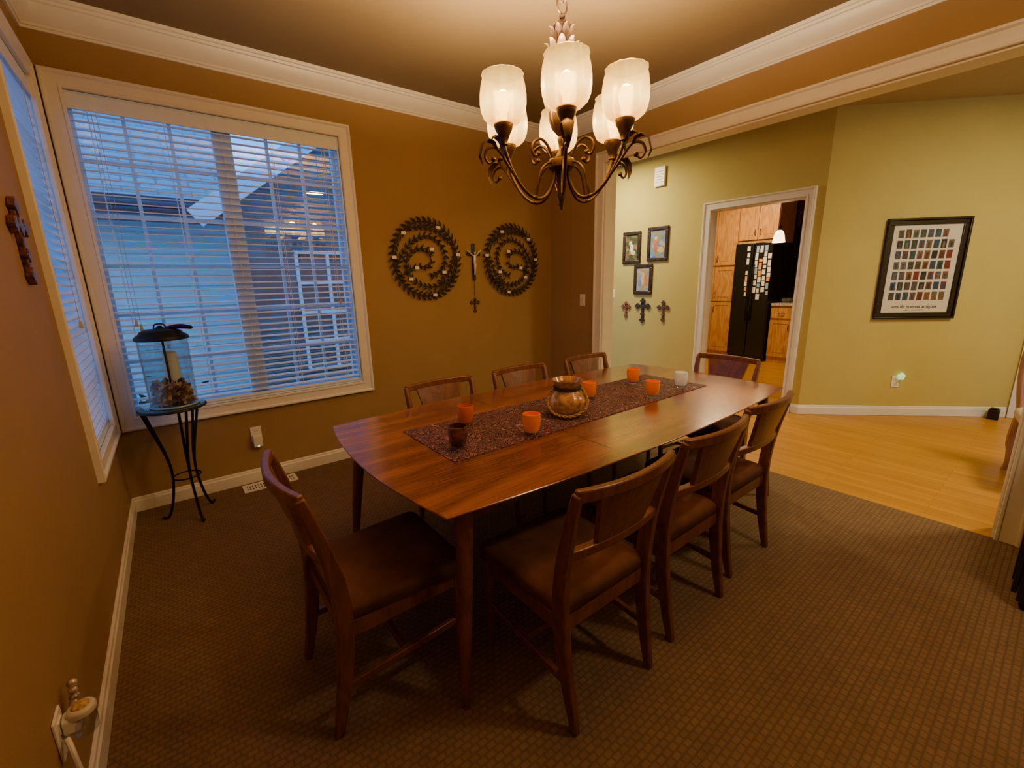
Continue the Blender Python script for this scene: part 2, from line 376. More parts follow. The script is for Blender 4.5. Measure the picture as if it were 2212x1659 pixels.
for sx in (-1,1):
    for sy in (-1,1):
        bm=B(); tube(bm,[(sx*1.20,sy*.575,0),(sx*1.17,sy*.55,.3),(sx*1.125,sy*.505,.723)],[.015,.024,.033],16)
        mk('leg',bm,M_CHAIR,parent=t)
bm=B()
box(bm,1.2,3.13,-2.245,-1.755,.7503,.7535)
m,nn,l,bs=nt('woven_burgundy_runner')
tc=nn.new('ShaderNodeTexCoord'); v=nn.new('ShaderNodeTexNoise'); v.inputs['Scale'].default_value=18; v.inputs['Detail'].default_value=1; v.inputs['Distortion'].default_value=2.0
l.new(tc.outputs['Object'],v.inputs['Vector'])
mt=nn.new('ShaderNodeMath'); mt.operation='MULTIPLY'; mt.inputs[1].default_value=50; l.new(v.outputs['Fac'],mt.inputs[0])
sn=nn.new('ShaderNodeMath'); sn.operation='SINE'; l.new(mt.outputs[0],sn.inputs[0])
r=nn.new('ShaderNodeValToRGB'); r.color_ramp.elements[0].color=(.028,.010,.016,1); r.color_ramp.elements[1].color=(.42,.17,.17,1); r.color_ramp.elements[0].position=.45; r.color_ramp.elements[1].position=1
mr=nn.new('ShaderNodeMapRange'); mr.inputs[1].default_value=-1; l.new(sn.outputs[0],mr.inputs[0])
l.new(mr.outputs[0],r.inputs['Fac']); l.new(r.outputs['Color'],bs.inputs['Base Color']); bs.inputs['Roughness'].default_value=.6
bp=nn.new('ShaderNodeBump'); bp.inputs['Strength'].default_value=.8; bp.inputs['Distance'].default_value=.003; l.new(sn.outputs[0],bp.inputs['Height']); l.new(bp.outputs['Normal'],bs.inputs['Normal'])
mk('table_runner',bm,m,label='dark burgundy woven runner lying along the dining table',cat='table runner',smooth=False,loc=(2.165,-2.0,.7503))

# ---------------------------------------------------------------- chairs
def build_chair(loc,rot,label):
    c=root('dining_chair',loc,label,'chair',rot,'walnut chairs around the dining table')
    for s in (-1,1):
        p=bez([(s*.200,-.262,0),(s*.205,-.225,.2),(s*.212,-.205,.42),(s*.218,-.222,.62),(s*.228,-.285,.875)],5)
        rc=[]
        for i in range(len(p)):
            u=i/(len(p)-1); rc.append((.025+.007*math.sin(math.pi*u), .028+.026*math.sin(math.pi*u)))
        bm=B(); tube(bm,p,0,rect=rc,up=(0,1,0)); mk('back_post',bm,M_CHAIR,parent=c,bevel=.006)
    def rail(z,depth,yb,hw):
        return [(hw*(-1+2*i/12),yb-depth*(1-(-1+2*i/12)**2),z) for i in range(13)]
    bm=B(); tube(bm,rail(.868,.042,-.282,.232),0,rect=(.024,.040),up=(0,0,1)); mk('top_rail',bm,M_CHAIR,parent=c,bevel=.006)
    bm=B(); tube(bm,rail(.650,.024,-.232,.214),0,rect=(.030,.030),up=(0,0,1)); mk('lower_rail',bm,M_CHAIR,parent=c,bevel=.004)
    bm=B(); g=[]
    for side in (0,1):
        G=[]
        for j in range(7):
            v=j/6; z=.655+(.852-.655)*v; hw=.112+.042*v; row=[]
            yb=-.232+(-.282+.232)*((z-.650)/(.868-.650)); dp=.024+.018*v
            for i in range(11):
                u=-1+2*i/10; x=hw*u; uu=x/.225
                row.append(bm.verts.new((x,yb-dp*(1-uu*uu)+(.009 if side else -.009),z)))
            G.append(row)
        g.append(G)
    for side in (0,1):
        for j in range(6):
            for i in range(10): bm.faces.new((g[side][j][i],g[side][j][i+1],g[side][j+1][i+1],g[side][j+1][i]))
    for j in range(6):
        for i in (0,10): bm.faces.new((g[0][j][i],g[0][j+1][i],g[1][j+1][i],g[1][j][i]))
    for i in range(10):
        for j in (0,6): bm.faces.new((g[0][j][i],g[0][j][i+1],g[1][j][i+1],g[1][j][i]))
    mk('backrest',bm,M_CHAIR,parent=c)
    for s in (-1,1):
        bm=B(); tube(bm,[(s*.205,.205,0),(s*.207,.205,.25),(s*.208,.203,.43)],0,rect=[(.022,.022),(.030,.030),(.035,.035)],up=(0,1,0)); mk('front_leg',bm,M_CHAIR,parent=c,bevel=.005)
    bm=B()
    for s in (-1,1): box(bm,s*.208-.011,s*.208+.011,-.19,.192,.355,.415)
    box(bm,-.2,.2,.193,.214,.355,.415); box(bm,-.2,.2,-.214,-.191,.355,.415); mk('seat_frame',bm,M_CHAIR,parent=c,bevel=.003)
    bm=B()
    for s in (-1,1): tube(bm,[(s*.206,-.235,.175),(s*.206,.2,.205)],0,rect=(.018,.026),up=(0,0,1))
    box(bm,-.2,.2,-.02,.0,.178,.204); mk('stretcher',bm,M_CHAIR,parent=c,bevel=.003)
    bm=B(); rs=[]
    for ins,z in ((.012,.405),(0,.415),(0,.445),(.006,.458),(.025,.469),(.07,.476),(.14,.479)):
        ring=[]
        xf,xb,yf,yb=.238-ins,.215-ins,.245-ins,-.215+ins
        cor=[(-xb,yb),(xb,yb),(xf,yf),(-xf,yf)]
        for k in range(4):
            c0=Vector(cor[k]);pr=Vector(cor[k-1]);nx=Vector(cor[(k+1)%4]);rr=.04*(1 if ins<.1 else .6)
            for q in range(5):
                tt=q/4; A=c0+(pr-c0).normalized()*rr; D=c0+(nx-c0).normalized()*rr
                pnt=A*(1-tt)**2+c0*2*tt*(1-tt)+D*tt*tt; ring.append(bm.verts.new((pnt.x,pnt.y,z)))
        rs.append(ring)
    for i in range(len(rs)-1): ring_stitch(bm,rs[i],rs[i+1])
    bm.faces.new(rs[0][::-1]); bm.faces.new(rs[-1]); mk('seat',bm,M_LEATH,parent=c,ang=60,label='dark brown suede seat')
    return c
LB='walnut dining chair with curved back and dark brown suede seat'
ch=build_chair((1.43,-2.63,0),0,LB)
clone(ch,(2.01,-2.61,0),0); clone(ch,(2.58,-2.57,0),0)
clone(ch,(1.66,-1.585,0),math.pi,zs=.972); clone(ch,(2.30,-1.585,0),math.pi,zs=.972); clone(ch,(2.98,-1.585,0),math.pi,zs=.972)
clone(ch,(.88,-2.21,0),-math.pi/2,label='walnut dining chair with suede seat near the outlet wall')
clone(ch,(3.38,-2.11,0),math.pi/2,label='walnut dining chair with suede seat near the hall',zs=.98)

# ---------------------------------------------------------------- things on table
ZT=.7536
def votive(loc,mat,label,s=1):
    r=root('candle_holder',loc,label,'candle holder',0,'votive glasses on the table runner')
    bm=B(); lathe(bm,[(.030*s,.018),(.037*s,.03),(.042*s,.06),(.043*s,.08),(.041*s,.103),(.0385*s,.104),(.040*s,.08),(.038*s,.05),(.033*s,.032),(.02*s,.027)],28,cap0=True,cap1=True); mk('cup',bm,mat,parent=r,ang=50)
    bm=B(); lathe(bm,[(.027*s,0),(.031*s,.002),(.036*s,.02),(.033*s,.0185),(.02*s,.0175)],28); mk('base',bm,M_CLEAR,parent=r,label='clear glass base')
    return r
M_OR=plain('orange_glass',(.90,.20,.003),.18,coat=.4,emis=(1,.22,.0),es=.08)  # orange cups get a faint added glow, no flame inside
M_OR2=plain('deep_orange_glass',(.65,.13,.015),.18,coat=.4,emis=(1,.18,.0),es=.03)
M_WV=plain('white_glass',(.75,.76,.66),.15,coat=.3,emis=(.8,.82,.6),es=.10)  # faint emission added so the unlit white cup looks brighter
M_DK=plain('dark_swirl_glass',(.14,.045,.02),.08,coat=.8,var=.9,vs=25)
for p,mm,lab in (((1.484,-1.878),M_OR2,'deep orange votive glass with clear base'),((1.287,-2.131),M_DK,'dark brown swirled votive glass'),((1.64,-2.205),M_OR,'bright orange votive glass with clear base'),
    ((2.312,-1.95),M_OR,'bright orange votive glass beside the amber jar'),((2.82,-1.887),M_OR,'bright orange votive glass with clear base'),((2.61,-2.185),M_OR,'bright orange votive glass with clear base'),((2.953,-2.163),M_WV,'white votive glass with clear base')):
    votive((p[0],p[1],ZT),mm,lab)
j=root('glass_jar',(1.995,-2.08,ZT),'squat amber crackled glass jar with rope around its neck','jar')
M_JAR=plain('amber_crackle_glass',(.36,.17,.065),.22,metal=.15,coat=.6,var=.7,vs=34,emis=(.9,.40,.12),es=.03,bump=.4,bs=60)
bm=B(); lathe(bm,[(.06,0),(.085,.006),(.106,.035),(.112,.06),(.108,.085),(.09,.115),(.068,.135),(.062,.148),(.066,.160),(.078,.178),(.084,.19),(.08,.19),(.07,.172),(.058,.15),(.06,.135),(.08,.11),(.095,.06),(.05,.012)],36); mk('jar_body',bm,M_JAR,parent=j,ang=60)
M_ROPE=plain('jute_rope',(.42,.25,.12),.9,var=.4,vs=120)
def rope(bm,pts,r,tw=60):
    for ph in (0,math.pi):
        q=[];P=[Vector(x) for x in pts]
        for i,p in enumerate(P):
            tdir=(P[min(i+1,len(P)-1)]-P[max(i-1,0)]).normalized(); n1=tdir.orthogonal().normalized() if i==0 else (n1-tdir*n1.dot(tdir)).normalized(); n2=tdir.cross(n1)
            a=ph+i*tw/len(P); q.append(p+(n1*math.cos(a)+n2*math.sin(a))*r*.55)
        tube(bm,q,r*.62,6)
bm=B(); tube(bm,[(.069*math.cos(a*math.pi/12),.069*math.sin(a*math.pi/12),.150) for a in range(24)],.006,8,closed=True); tube(bm,[(.069*math.cos(a*math.pi/12),.069*math.sin(a*math.pi/12),.141) for a in range(24)],.005,8,closed=True)
mk('neck_cord',bm,plain('dark_cord',(.05,.03,.02),.8),parent=j)
def onjar(al,z,r): return (r*math.cos(al),r*math.sin(al),z)
fa=math.radians(-133)
pts=bez([onjar(fa-1.35,.145,.072),onjar(fa-1.25,.12,.098),onjar(fa-1.05,.075,.118),onjar(fa-.7,.035,.118),onjar(fa-.2,.018,.112),onjar(fa+.35,.022,.114),onjar(fa+.85,.05,.12),onjar(fa+1.15,.09,.115),onjar(fa+1.35,.125,.092),onjar(fa+1.4,.147,.072)],10)
bm=B(); rope(bm,pts,.0075,70); mk('rope_handle',bm,M_ROPE,parent=j)

# ---------------------------------------------------------------- chandelier
CX,CY=1.793,-2.240; RA=.268; DZ=-.008
cam_xy=Vector((.3937,-3.6773)); fa=math.atan2(cam_xy.y-CY,cam_xy.x-CX)+.06
c=root('chandelier',(CX,CY,CH),'bronze six-arm chandelier with glowing frosted glass shades hanging above table','chandelier')
zo=-CH+DZ
bm=B(); lathe(bm,[(.065,-.001),(.065,-.012),(.05,-.03),(.02,-.04),(.008,-.055)],32); mk('canopy',bm,M_BRONZE,parent=c)
bm=B(); z=2.93; k=0
while z>2.53:
    pts=[]
    for i in range(12):
        a=i*math.pi/6; u=.010*math.cos(a); w=.019*math.sin(a)
        pts.append((u if k%2 else 0,0 if k%2 else u,z-CH-.015+w))
    tube(bm,pts,.0028,6,closed=True); z-=.030; k+=1
mk('chain',bm,M_BRONZE,parent=c)
bm=B(); tube(bm,[(.026*math.cos(i*math.pi/10),0,2.505+zo+.030*math.sin(i*math.pi/10)) for i in range(20)],.004,8,closed=True)
lathe(bm,[(.006,2.475+zo),(.012,2.47+zo),(.009,2.455+zo),(.016,2.45+zo),(.016,2.44+zo)],20); mk('hanging_loop',bm,M_BRONZE,parent=c)
bm=B(); lathe(bm,[(.012,2.455+zo),(.024,2.445+zo),(.034,2.435+zo),(.032,2.425+zo),(.038,2.40+zo),(.046,2.365+zo),(.054,2.345+zo),(.059,2.335+zo),(.054,2.325+zo),(.068,2.31+zo),(.070,2.30+zo)],48,flute=.08,nf=12)
for k in range(8):
    a=k*math.pi/4
    for (r0,z0,sc) in ((.040,2.375,1.15),(.029,2.425,.85)):
        lv=[]
        for i in range(6):
            u=i/5; wd=.016*sc*math.sin(math.pi*min(1,.15+u*.85)); rr=r0+.006+.020*sc*u*u*u; zz=z0-.05*sc+.075*sc*u-(.02*sc*u**4)
            lv.append([bm.verts.new((rr,-wd,zz+zo)),bm.verts.new((rr+.005,0,zz+zo)),bm.verts.new((rr,wd,zz+zo))])
        for i in range(5):
            for q in (0,1): bm.faces.new((lv[i][q],lv[i][q+1],lv[i+1][q+1],lv[i+1][q]))
        bmesh.ops.rotate(bm,verts=[x for y in lv for x in y],cent=(0,0,0),matrix=Matrix.Rotation(a+(.4 if sc<1 else 0),3,'Z'))
mk('ornate_cap',bm,M_BRONZE,parent=c,label='cast bronze cap with leaf fluting')
bm=B(); lathe(bm,[(.064,2.305+zo),(.075,2.28+zo),(.082,2.24+zo),(.080,2.20+zo),(.068,2.155+zo),(.046,2.125+zo)],48,flute=.02,nf=16); mk('center_glass',bm,M_SHADE2,parent=c,label='frosted amber glass body')
bm=B(); lathe(bm,[(.046,2.135+zo),(.054,2.128+zo),(.051,2.10+zo),(.040,2.07+zo),(.022,2.05+zo),(.014,2.04+zo),(.018,2.03+zo),(.013,2.015+zo),(.011,1.99+zo),(.02,1.975+zo),(.022,1.965+zo),(.050,1.955+zo),(.056,1.945+zo),(.054,1.92+zo),(.038,1.905+zo),(.02,1.895+zo),(.018,1.855+zo),(.014,1.83+zo),(.018,1.815+zo),(.010,1.79+zo),(.004,1.755+zo)],48,flute=.03,nf=16); mk('center_column',bm,M_BRONZE,parent=c,label='ribbed bronze column with hub and finial')
M_BULB=plain('bulb_glow',(1,.9,.7),.3,emis=(1,.78,.45),es=60)
for k in range(6):
    a=fa+k*math.pi/3; Rm=Matrix.Rotation(a,4,'Z')
    bm=B()
    sc=RA/.29
    P=lambda L:[(r*sc,0,z+zo) for r,z in L]
    tube(bm,bez(P([(.03,1.925),(.045,1.86),(.085,1.805),(.14,1.795),(.20,1.828),(.25,1.89),(.278,1.945),(.29,1.985)]),6),.0064,10)
    oc=bez(P([(.235,1.868),(.27,1.905),(.305,1.948),(.335,1.967),(.368,1.957),(.380,1.928),(.362,1.908),(.342,1.922)]),6)
    tube(bm,oc,[.0064*(1-.35*i/len(oc)) for i in range(len(oc))],8)
    ic=bez(P([(.045,1.95),(.075,2.0),(.11,2.02),(.145,2.005),(.155,1.975),(.14,1.955),(.122,1.965)]),6)
    tube(bm,ic,.0056,8)
    ic=bez(P([(.045,1.94),(.08,1.93),(.11,1.90),(.125,1.85),(.14,1.80)]),6); tube(bm,ic,.0045,8)
    sphere(bm,(.122*sc,0,1.965+zo),.010); sphere(bm,(.342*sc,0,1.923+zo),.010); sphere(bm,(.14*sc,0,1.797+zo),.009,(1.3,1,.9))
    for lp in ([(.320,1.964),(.338,1.988),(.366,1.994),(.394,1.972),(.404,1.935),(.390,1.902)],[(.295,1.94),(.292,1.972),(.306,2.000),(.328,2.010),(.345,2.0),(.35,1.985)]):
        lv=[]
        for i,(rr,zz) in enumerate(lp):
            wd=[.005,.017,.023,.019,.012,.001][i]
            lv.append([bm.verts.new((rr*sc,-wd,zz+zo-.005)),bm.verts.new((rr*sc,0,zz+zo+.004)),bm.verts.new((rr*sc,wd,zz+zo-.005))])
        for i in range(5):
            for q in (0,1): bm.faces.new((lv[i][q],lv[i][q+1],lv[i+1][q+1],lv[i+1][q]))
    bm.transform(Rm); arm=mk('arm',bm,M_BRONZE,parent=c)
    tr=Matrix.Rotation(a,4,'Z')@Matrix.Translation((RA,0,zo))
    bm=B(); lathe(bm,[(.006,1.975),(.016,1.98),(.014,1.99),(.018,2.0),(.026,2.02),(.034,2.035),(.038,2.05),(.036,2.056),(.02,2.058)],24); bm.transform(tr); mk('socket_cup',bm,M_BRONZE,parent=arm)
    bm=B(); lathe(bm,[(.030,2.050),(.056,2.056),(.073,2.070),(.084,2.095),(.0885,2.125),(.088,2.155),(.083,2.190),(.0765,2.213),(.080,2.222),(.076,2.222),(.073,2.213),(.080,2.188),(.085,2.155),(.0855,2.126),(.081,2.098),(.070,2.074),(.054,2.060),(.030,2.054)],48,flute=.018,nf=12,cap0=False,cap1=False)
    bm.transform(tr); mk('lamp_shade',bm,M_SHADE,parent=arm,ang=70,label='frosted white glass shade, lit')
    bm=B(); lathe(bm,[(.012,2.06),(.014,2.085),(.024,2.11),(.028,2.135),(.022,2.16),(.008,2.17)],16); bm.transform(tr)
    mk('light_bulb',bm,M_BULB,parent=arm)
    Ld=bpy.data.lights.new('bulb_light','POINT'); Ld.energy=95; Ld.color=(1,.71,.395); Ld.shadow_soft_size=.03
    lo=bpy.data.objects.new('bulb_light',Ld); COL.objects.link(lo); lo.location=(CX+RA*math.cos(a),CY+RA*math.sin(a),2.172)

# ---------------------------------------------------------------- side stand + vase
s=root('plant_stand',(.32,-.31,0),'small round glass-topped stand with curved black iron legs','side table')
bm=B(); lathe(bm,[(.165,.742),(.168,.745),(.168,.749),(.165,.75)],48); mk('table_top',bm,plain('smoky_glass_top',(.05,.08,.08),.08,coat=.5),parent=s)
bm=B(); tube(bm,[(.17*math.cos(i*math.pi/20),.17*math.sin(i*math.pi/20),.738) for i in range(40)],.007,8,closed=True); mk('rim',bm,M_IRON,parent=s)
for k in range(3):
    a=math.radians(-75+120*k); bm=B()
    pp=bez([(.165,0,.735),(.13,0,.6),(.085,0,.42),(.075,0,.28),(.10,0,.12),(.135,0,.02),(.16,0,.012),(.17,0,.02)],6)
    for q in (-.02,.02):
        p2=[(p.x,q*max(0,(p.z-.35)/.4),p.z) for p in pp]; tube(bm,p2,.008,8)
    bm.transform(Matrix.Rotation(a,4,'Z')); mk('leg',bm,M_IRON,parent=s)
bm=B(); tube(bm,[(.075*math.cos(i*math.pi/12),.075*math.sin(i*math.pi/12),.28) for i in range(24)],.005,8,closed=True); mk('brace_ring',bm,M_IRON,parent=s)
LX,LY=.335,-.32
v=root('glass_lantern',(LX,LY,.7505),'tall clear glass jar with black lid, candle and corks inside','lantern')
bm=B(); lathe(bm,[(.10,0),(.118,.006),(.121,.05),(.122,.20),(.124,.33),(.125,.42),(.121,.42),(.120,.33),(.118,.20),(.117,.05),(.10,.008)],40); mk('glass_cylinder',bm,M_CLEAR,parent=v)
bm=B(); tube(bm,[(.123*math.cos(i*math.pi/20),.123*math.sin(i*math.pi/20),.008) for i in range(40)],.006,8,closed=True); mk('base_ring',bm,plain('thick_glass_edge',(.25,.33,.33),.1,coat=.6),parent=v)
bm=B(); lathe(bm,[(.127,.408),(.134,.412),(.134,.424),(.126,.434),(.110,.445),(.10,.46),(.08,.47),(.03,.475),(.012,.487),(.012,.492)],40)
tube(bm,bez([(-.03,0,.472),(-.02,0,.500),(.02,0,.500),(.03,0,.472)],6),.004,8)
tube(bm,bez([(.03,-.01,.474),(.09,-.03,.484),(.155,-.06,.474)],5),[.012,.013,.013,.013,.014,.014,.015,.014,.013,.012,.009],8)
mk('lid',bm,M_IRON,parent=v)
bm=B(); tube(bm,[(0,-.02,.42),(0,-.02,.012)],.006,8); mk('center_rod',bm,M_IRON,parent=v)
bm=B(); lathe(bm,[(.036,.12),(.037,.13),(.037,.325),(.03,.33),(.01,.326)],24,(.02,.02,0)); mk('pillar_candle',bm,plain('cream_wax',(.8,.74,.6),.5,emis=(.8,.7,.5),es=.03),parent=v)
bm=B()
ck=[plain('cork',q,.85,var=.45,vs=60) for q in ((.45,.26,.13),(.32,.16,.08),(.18,.06,.04),(.55,.36,.22))]
for i in range(170):
    a=random.uniform(0,6.283); rr=.092*math.sqrt(random.random()); z=random.uniform(.02,.17-.3*rr); n0=len(bm.faces)
    q=Matrix.Translation((rr*math.cos(a),rr*math.sin(a),z))@Matrix.Rotation(random.uniform(0,3.14),4,'Z')@Matrix.Rotation(random.uniform(.6,1.6),4,'X')
    bmesh.ops.create_cone(bm,cap_ends=True,segments=10,radius1=.0105,radius2=.0105,depth=.040,matrix=q)
    bm.faces.ensure_lookup_table(); mi=random.randrange(4)
    for fc in bm.faces[n0:]: fc.material_index=mi
o=mk('wine_corks',bm,ck,label='pile of wine corks filling the bottom of the lantern',cat='corks',kind='stuff',loc=(LX,LY,.76),M=Matrix.Translation((LX,LY,.7505)))

# ---------------------------------------------------------------- wall decor : wreaths
def leafv(bm,p,d,L,wd,n):
    d=d.normalized(); s=d.cross(n); 
    a=bm.verts.new(p); b1=bm.verts.new(p+d*L*.35+s*wd+n*.002); b2=bm.verts.new(p+d*L*.7+s*wd*.75+n*.002); t=bm.verts.new(p+d*L)
    c1=bm.verts.new(p+d*L*.35-s*wd+n*.002); c2=bm.verts.new(p+d*L*.7-s*wd*.75+n*.002); m1=bm.verts.new(p+d*L*.35+n*.006); m2=bm.verts.new(p+d*L*.7+n*.005)
    for f in ((a,b1,m1),(a,m1,c1),(b1,b2,m2,m1),(c1,m1,m2,c2),(b2,t,m2),(m2,t,c2)): bm.faces.new(f)
def wreath(cx,cz,flip):
    r=root('wall_wreath',(cx,0,cz),'round dark metal laurel vine wall art with small cards clipped on','wall decor',0,'metal laurel wreaths on the wall')
    bm=B(); n=Vector((0,-1,0)); Y=-.022
    def vine(pts,sp=.032,L=.046,wd=.0095,cl=False,y=0):
        pts=[(p[0],p[1]+y,p[2]) for p in pts]
        tube(bm,pts,.005,6,closed=cl); acc=sp*.5; P=[Vector(p) for p in pts]
        for i in range(1,len(P)):
            acc+=(P[i]-P[i-1]).length
            if acc>=sp:
                acc=0; t=(P[i]-P[i-1]).normalized(); s=t.cross(n)
                for q in (-1,1): leafv(bm,P[i],t*1.15+s*q,L,wd,n)
    ring=[(.315*math.cos(flip*2*math.pi*i/200),Y,.320*math.sin(2*math.pi*i/200)) for i in range(200)]
    vine(ring+[ring[0]],.047,.068,.0115)
    def cv(L,n_=20): return [(flip*x,Y,z) for x,z in [(p.x,p.y) for p in bez([(a,b_,0) for a,b_ in L],n_)]]
    vine(cv([(-.30,-.10),(-.24,.02),(-.13,.15),(.02,.20),(.14,.14),(.19,.02),(.14,-.10),(.03,-.15)]),.046,.052,.0095)
    vine(cv([(.29,-.14),(.16,-.22),(-.01,-.24),(-.15,-.17),(-.20,-.03),(-.13,.07),(-.02,.09),(.06,.03)]),.046,.052,.0095,y=-.004)
    vine(cv([(-.19,.25),(-.05,.27),(.10,.25),(.22,.17)]),.046,.048,.009,y=-.003)
    vine(cv([(.31,.06),(.25,-.04),(.22,-.12),(.12,-.2)]),.046,.046,.009)
    vine(cv([(-.28,-.17),(-.17,-.09),(-.08,-.06),(.0,-.07),(.05,-.02)]),.046,.044,.009,y=-.003)
    bmesh.ops.create_cone(bm,cap_ends=True,segments=10,radius1=.006,radius2=.006,depth=.024,matrix=Matrix.Translation((0,-.012,.320))@Matrix.Rotation(math.pi/2,4,'X'))
    mk('laurel_vine',bm,M_WREATH,parent=r,smooth=False)
    for a,rr in ((65,.30),(8,.32),(135,.30),(178,.31),(215,.13),(225,.24),(-35,.20),(-80,.32),(60,.10)):
        a=math.radians(a); x,z=flip*rr*math.cos(a),rr*math.sin(a)
        bm=B(); box(bm,x-.020,x+.020,-.038,-.035,z-.013,z+.013); mk('card_clip',bm,M_PLAST,parent=r,smooth=False)
wreath(2.285,1.665,1); wreath(3.25,1.665,-1)
c=root('crucifix',(2.79,0,1.645),'black crucifix with silver figure hanging between the wreaths','crucifix')
bm=B(); box(bm,-.016,.016,-.018,-.001,-.17,.17); box(bm,-.075,.075,-.0175,-.0015,.060,.088); mk('cross',bm,M_BLACK,parent=c,bevel=.003)
bm=B()
tube(bm,[(0,-.028,.065),(0,-.03,.04),(0,-.028,.0),(.004,-.03,-.03),(0,-.03,-.075),(0,-.024,-.12)],[.007,.016,.013,.014,.010,.006],8)
for q in (-1,1): tube(bm,[(q*.010,-.027,.055),(q*.04,-.026,.078),(q*.078,-.022,.11)],[.008,.0065,.006],8)
sphere(bm,(.004,-.032,.082),.013)
mk('figure',bm,plain('pewter',(.8,.76,.68),.35,.4),parent=c)
c=root('rosary',(2.79,0,1.46),'thin bead chain with small ornate bronze cross below the crucifix','wall decor')
bm=B()
for i in range(16): sphere(bm,(.004*math.sin(i),-.008,-.01*i),.004,seg=6)
mk('bead_chain',bm,M_BRONZE,parent=c)
def ornate_cross(bm,h,w,t,th,f):
    box(bm,-t,t,0,th,-h*.55,h*.45,f); box(bm,-w/2,w/2,0,th*.98,h*.10-t*.0,h*.10+2*t,f)
    for (x,z,rr) in ((0,-h*.55,t*1.7),(0,h*.45,t*1.7),(-w/2,h*.1+t,t*1.7),(w/2,h*.1+t,t*1.7),(0,h*.1+t,t*2),(0,-h*.25,t*1.35)):
        pts=[]
        for k in range(16):
            a=k*math.pi/8; q=rr*(1+.22*math.cos(4*a)); pts.append((x+q*math.cos(a),z+q*math.sin(a)))
        a_=[bm.verts.new(f(px,0.001,pz)) for px,pz in pts]; b_=[bm.verts.new(f(px,th*1.25,pz)) for px,pz in pts]
        ring_stitch(bm,a_,b_); bm.faces.new(a_[::-1]); bm.faces.new(b_)
bm=B(); ornate_cross(bm,.11,.08,.010,.008,lambda a,d,z:(a,-d-.001,z-.22)); mk('cross_pendant',bm,M_BRONZE,parent=c,smooth=False)
bm=B(); ornate_cross(bm,.245,.135,.016,.018,lambda a,d,z:(d+.001,a,z))
mk('wall_cross',bm,plain('carved_brown_cross',(.13,.05,.035),.35,.3,var=.7,vs=40,bump=.8,bs=50),label='ornate carved brown cross on the tan wall beside the window',cat='wall cross',smooth=False,bevel=.003,M=Matrix.Translation((0,-1.27,1.645)),loc=(0,-1.27,1.645))

# ---------------------------------------------------------------- outlets, switches, vents
def plate(name,f,a,z,label,cat,w=.072,h=.118,kindp='outlet'):
    o=Vector(f(a,0,z)); r=root(name,o,label,cat)
    g=lambda x,d,zz:tuple(Vector(f(a+x,d,z+zz))-o)
    bm=B(); box(bm,-w/2,w/2,.0005,.007,-h/2,h/2,g); mk('cover_plate',bm,M_PLAST,parent=r,bevel=.002)
    if kindp=='outlet':
        for q in (-.026,.026):
            bm=B(); box(bm,-.017,.017,.007,.010,q-.016,q+.016,g)
            for x in (-.007,.007): box(bm,x-.0015,x+.0015,.0098,.0106,q-.004,q+.008,g)
            bm.faces.ensure_lookup_table()
            for fc in bm.faces[6:]: fc.material_index=1
            mk('socket',bm,[M_PLAST,M_BLACK],parent=r,smooth=False)
    else:
        bm=B(); box(bm,-.016,.016,.007,.011,-.032,.032,g); mk('rocker',bm,plain('rocker_white',(.68,.64,.57),.35),parent=r,bevel=.002)
    return r,g
r,g=plate('wall_outlet',fN,.77,.37,'white wall outlet with plugged-in adapter and green light','outlet')
bm=B(); box(bm,-.03,.03,.0112,.05,-.09,.0,g); mk('plug_adapter',bm,M_PLAST,parent=r,bevel=.006)
bm=B(); box(bm,-.004,.004,.0495,.052,-.085,-.079,g); mk('indicator_light',bm,plain('green_led',(0,.8,.3),.3,emis=(0,1,.4),es=6),parent=r)
plate('light_switch',fE,-.48,1.25,'white rocker light switch on the tan wall','light switch',kindp='sw')
plate('light_switch',fH,.55,1.25,'white rocker light switch on the green wall','light switch',kindp='sw')
def fA(a,d,z): return ang(a,d,z)
r,g=plate('wall_outlet',fA,.90,.36,'white wall outlet with small glowing night light','outlet')
bm=B()
for k in range(5):
    a=k*2*math.pi/5+.3; sphere(bm,g(.03+.020*math.cos(a),.03,.06+.022*math.sin(a)),.017,(1,1,1.1),10)
sphere(bm,g(.03,.03,.06),.016); mk('night_light',bm,plain('night_light_glow',(.6,.75,.4),.3,emis=(.45,.9,.40),es=.9,var=.7,vs=50),parent=r)
r,g=plate('wall_outlet',fWt,-2.25,.345,'white wall outlet holding a scented oil plug-in','outlet')
bm=B(); box(bm,-.022,.022,.0112,.045,-.005,.045,g); mk('plug_body',bm,M_PLAST,parent=r,bevel=.01)
o=g(0,.05,.045)
bm=B(); lathe(bm,[(.018,-.07),(.025,-.065),(.027,-.03),(.020,-.018),(.012,-.012)],20,o); mk('oil_bottle',bm,M_CLEAR,parent=r)
bm=B(); lathe(bm,[(.022,-.015),(.029,-.008),(.030,.004),(.026,.010),(.020,.012)],24,o,cap0=False); mk('diffuser_cap',bm,plain('pearl_cap',(.62,.58,.48),.3),parent=r)
bm=B(); lathe(bm,[(.019,.0125),(.017,.016),(.008,.019),(.003,.019)],20,o); mk('scent_grille',bm,plain('amber_grille',(.5,.32,.12),.35,var=.5,vs=120),parent=r)
bm=B()
for k in range(9):
    a=k*.8; sphere(bm,g(.062+.014*math.cos(a),.03,-.02+.012*k+.010*math.sin(a)),.012,seg=8)
mk('shell_ornament',bm,plain('shell_ornament',(.55,.42,.32),.25,.2,var=.8,vs=60),parent=r)
bm=B(); tube(bm,bez([g(-.03,.02,.0),g(-.06,.03,-.02),g(-.065,.035,-.12),g(-.05,.03,-.29)],6),.006,8); mk('power_cord',bm,M_PLAST,parent=r)
r=root('floor_vent',(.80,-.125,0),'white metal floor register with slots set in the carpet','floor vent')
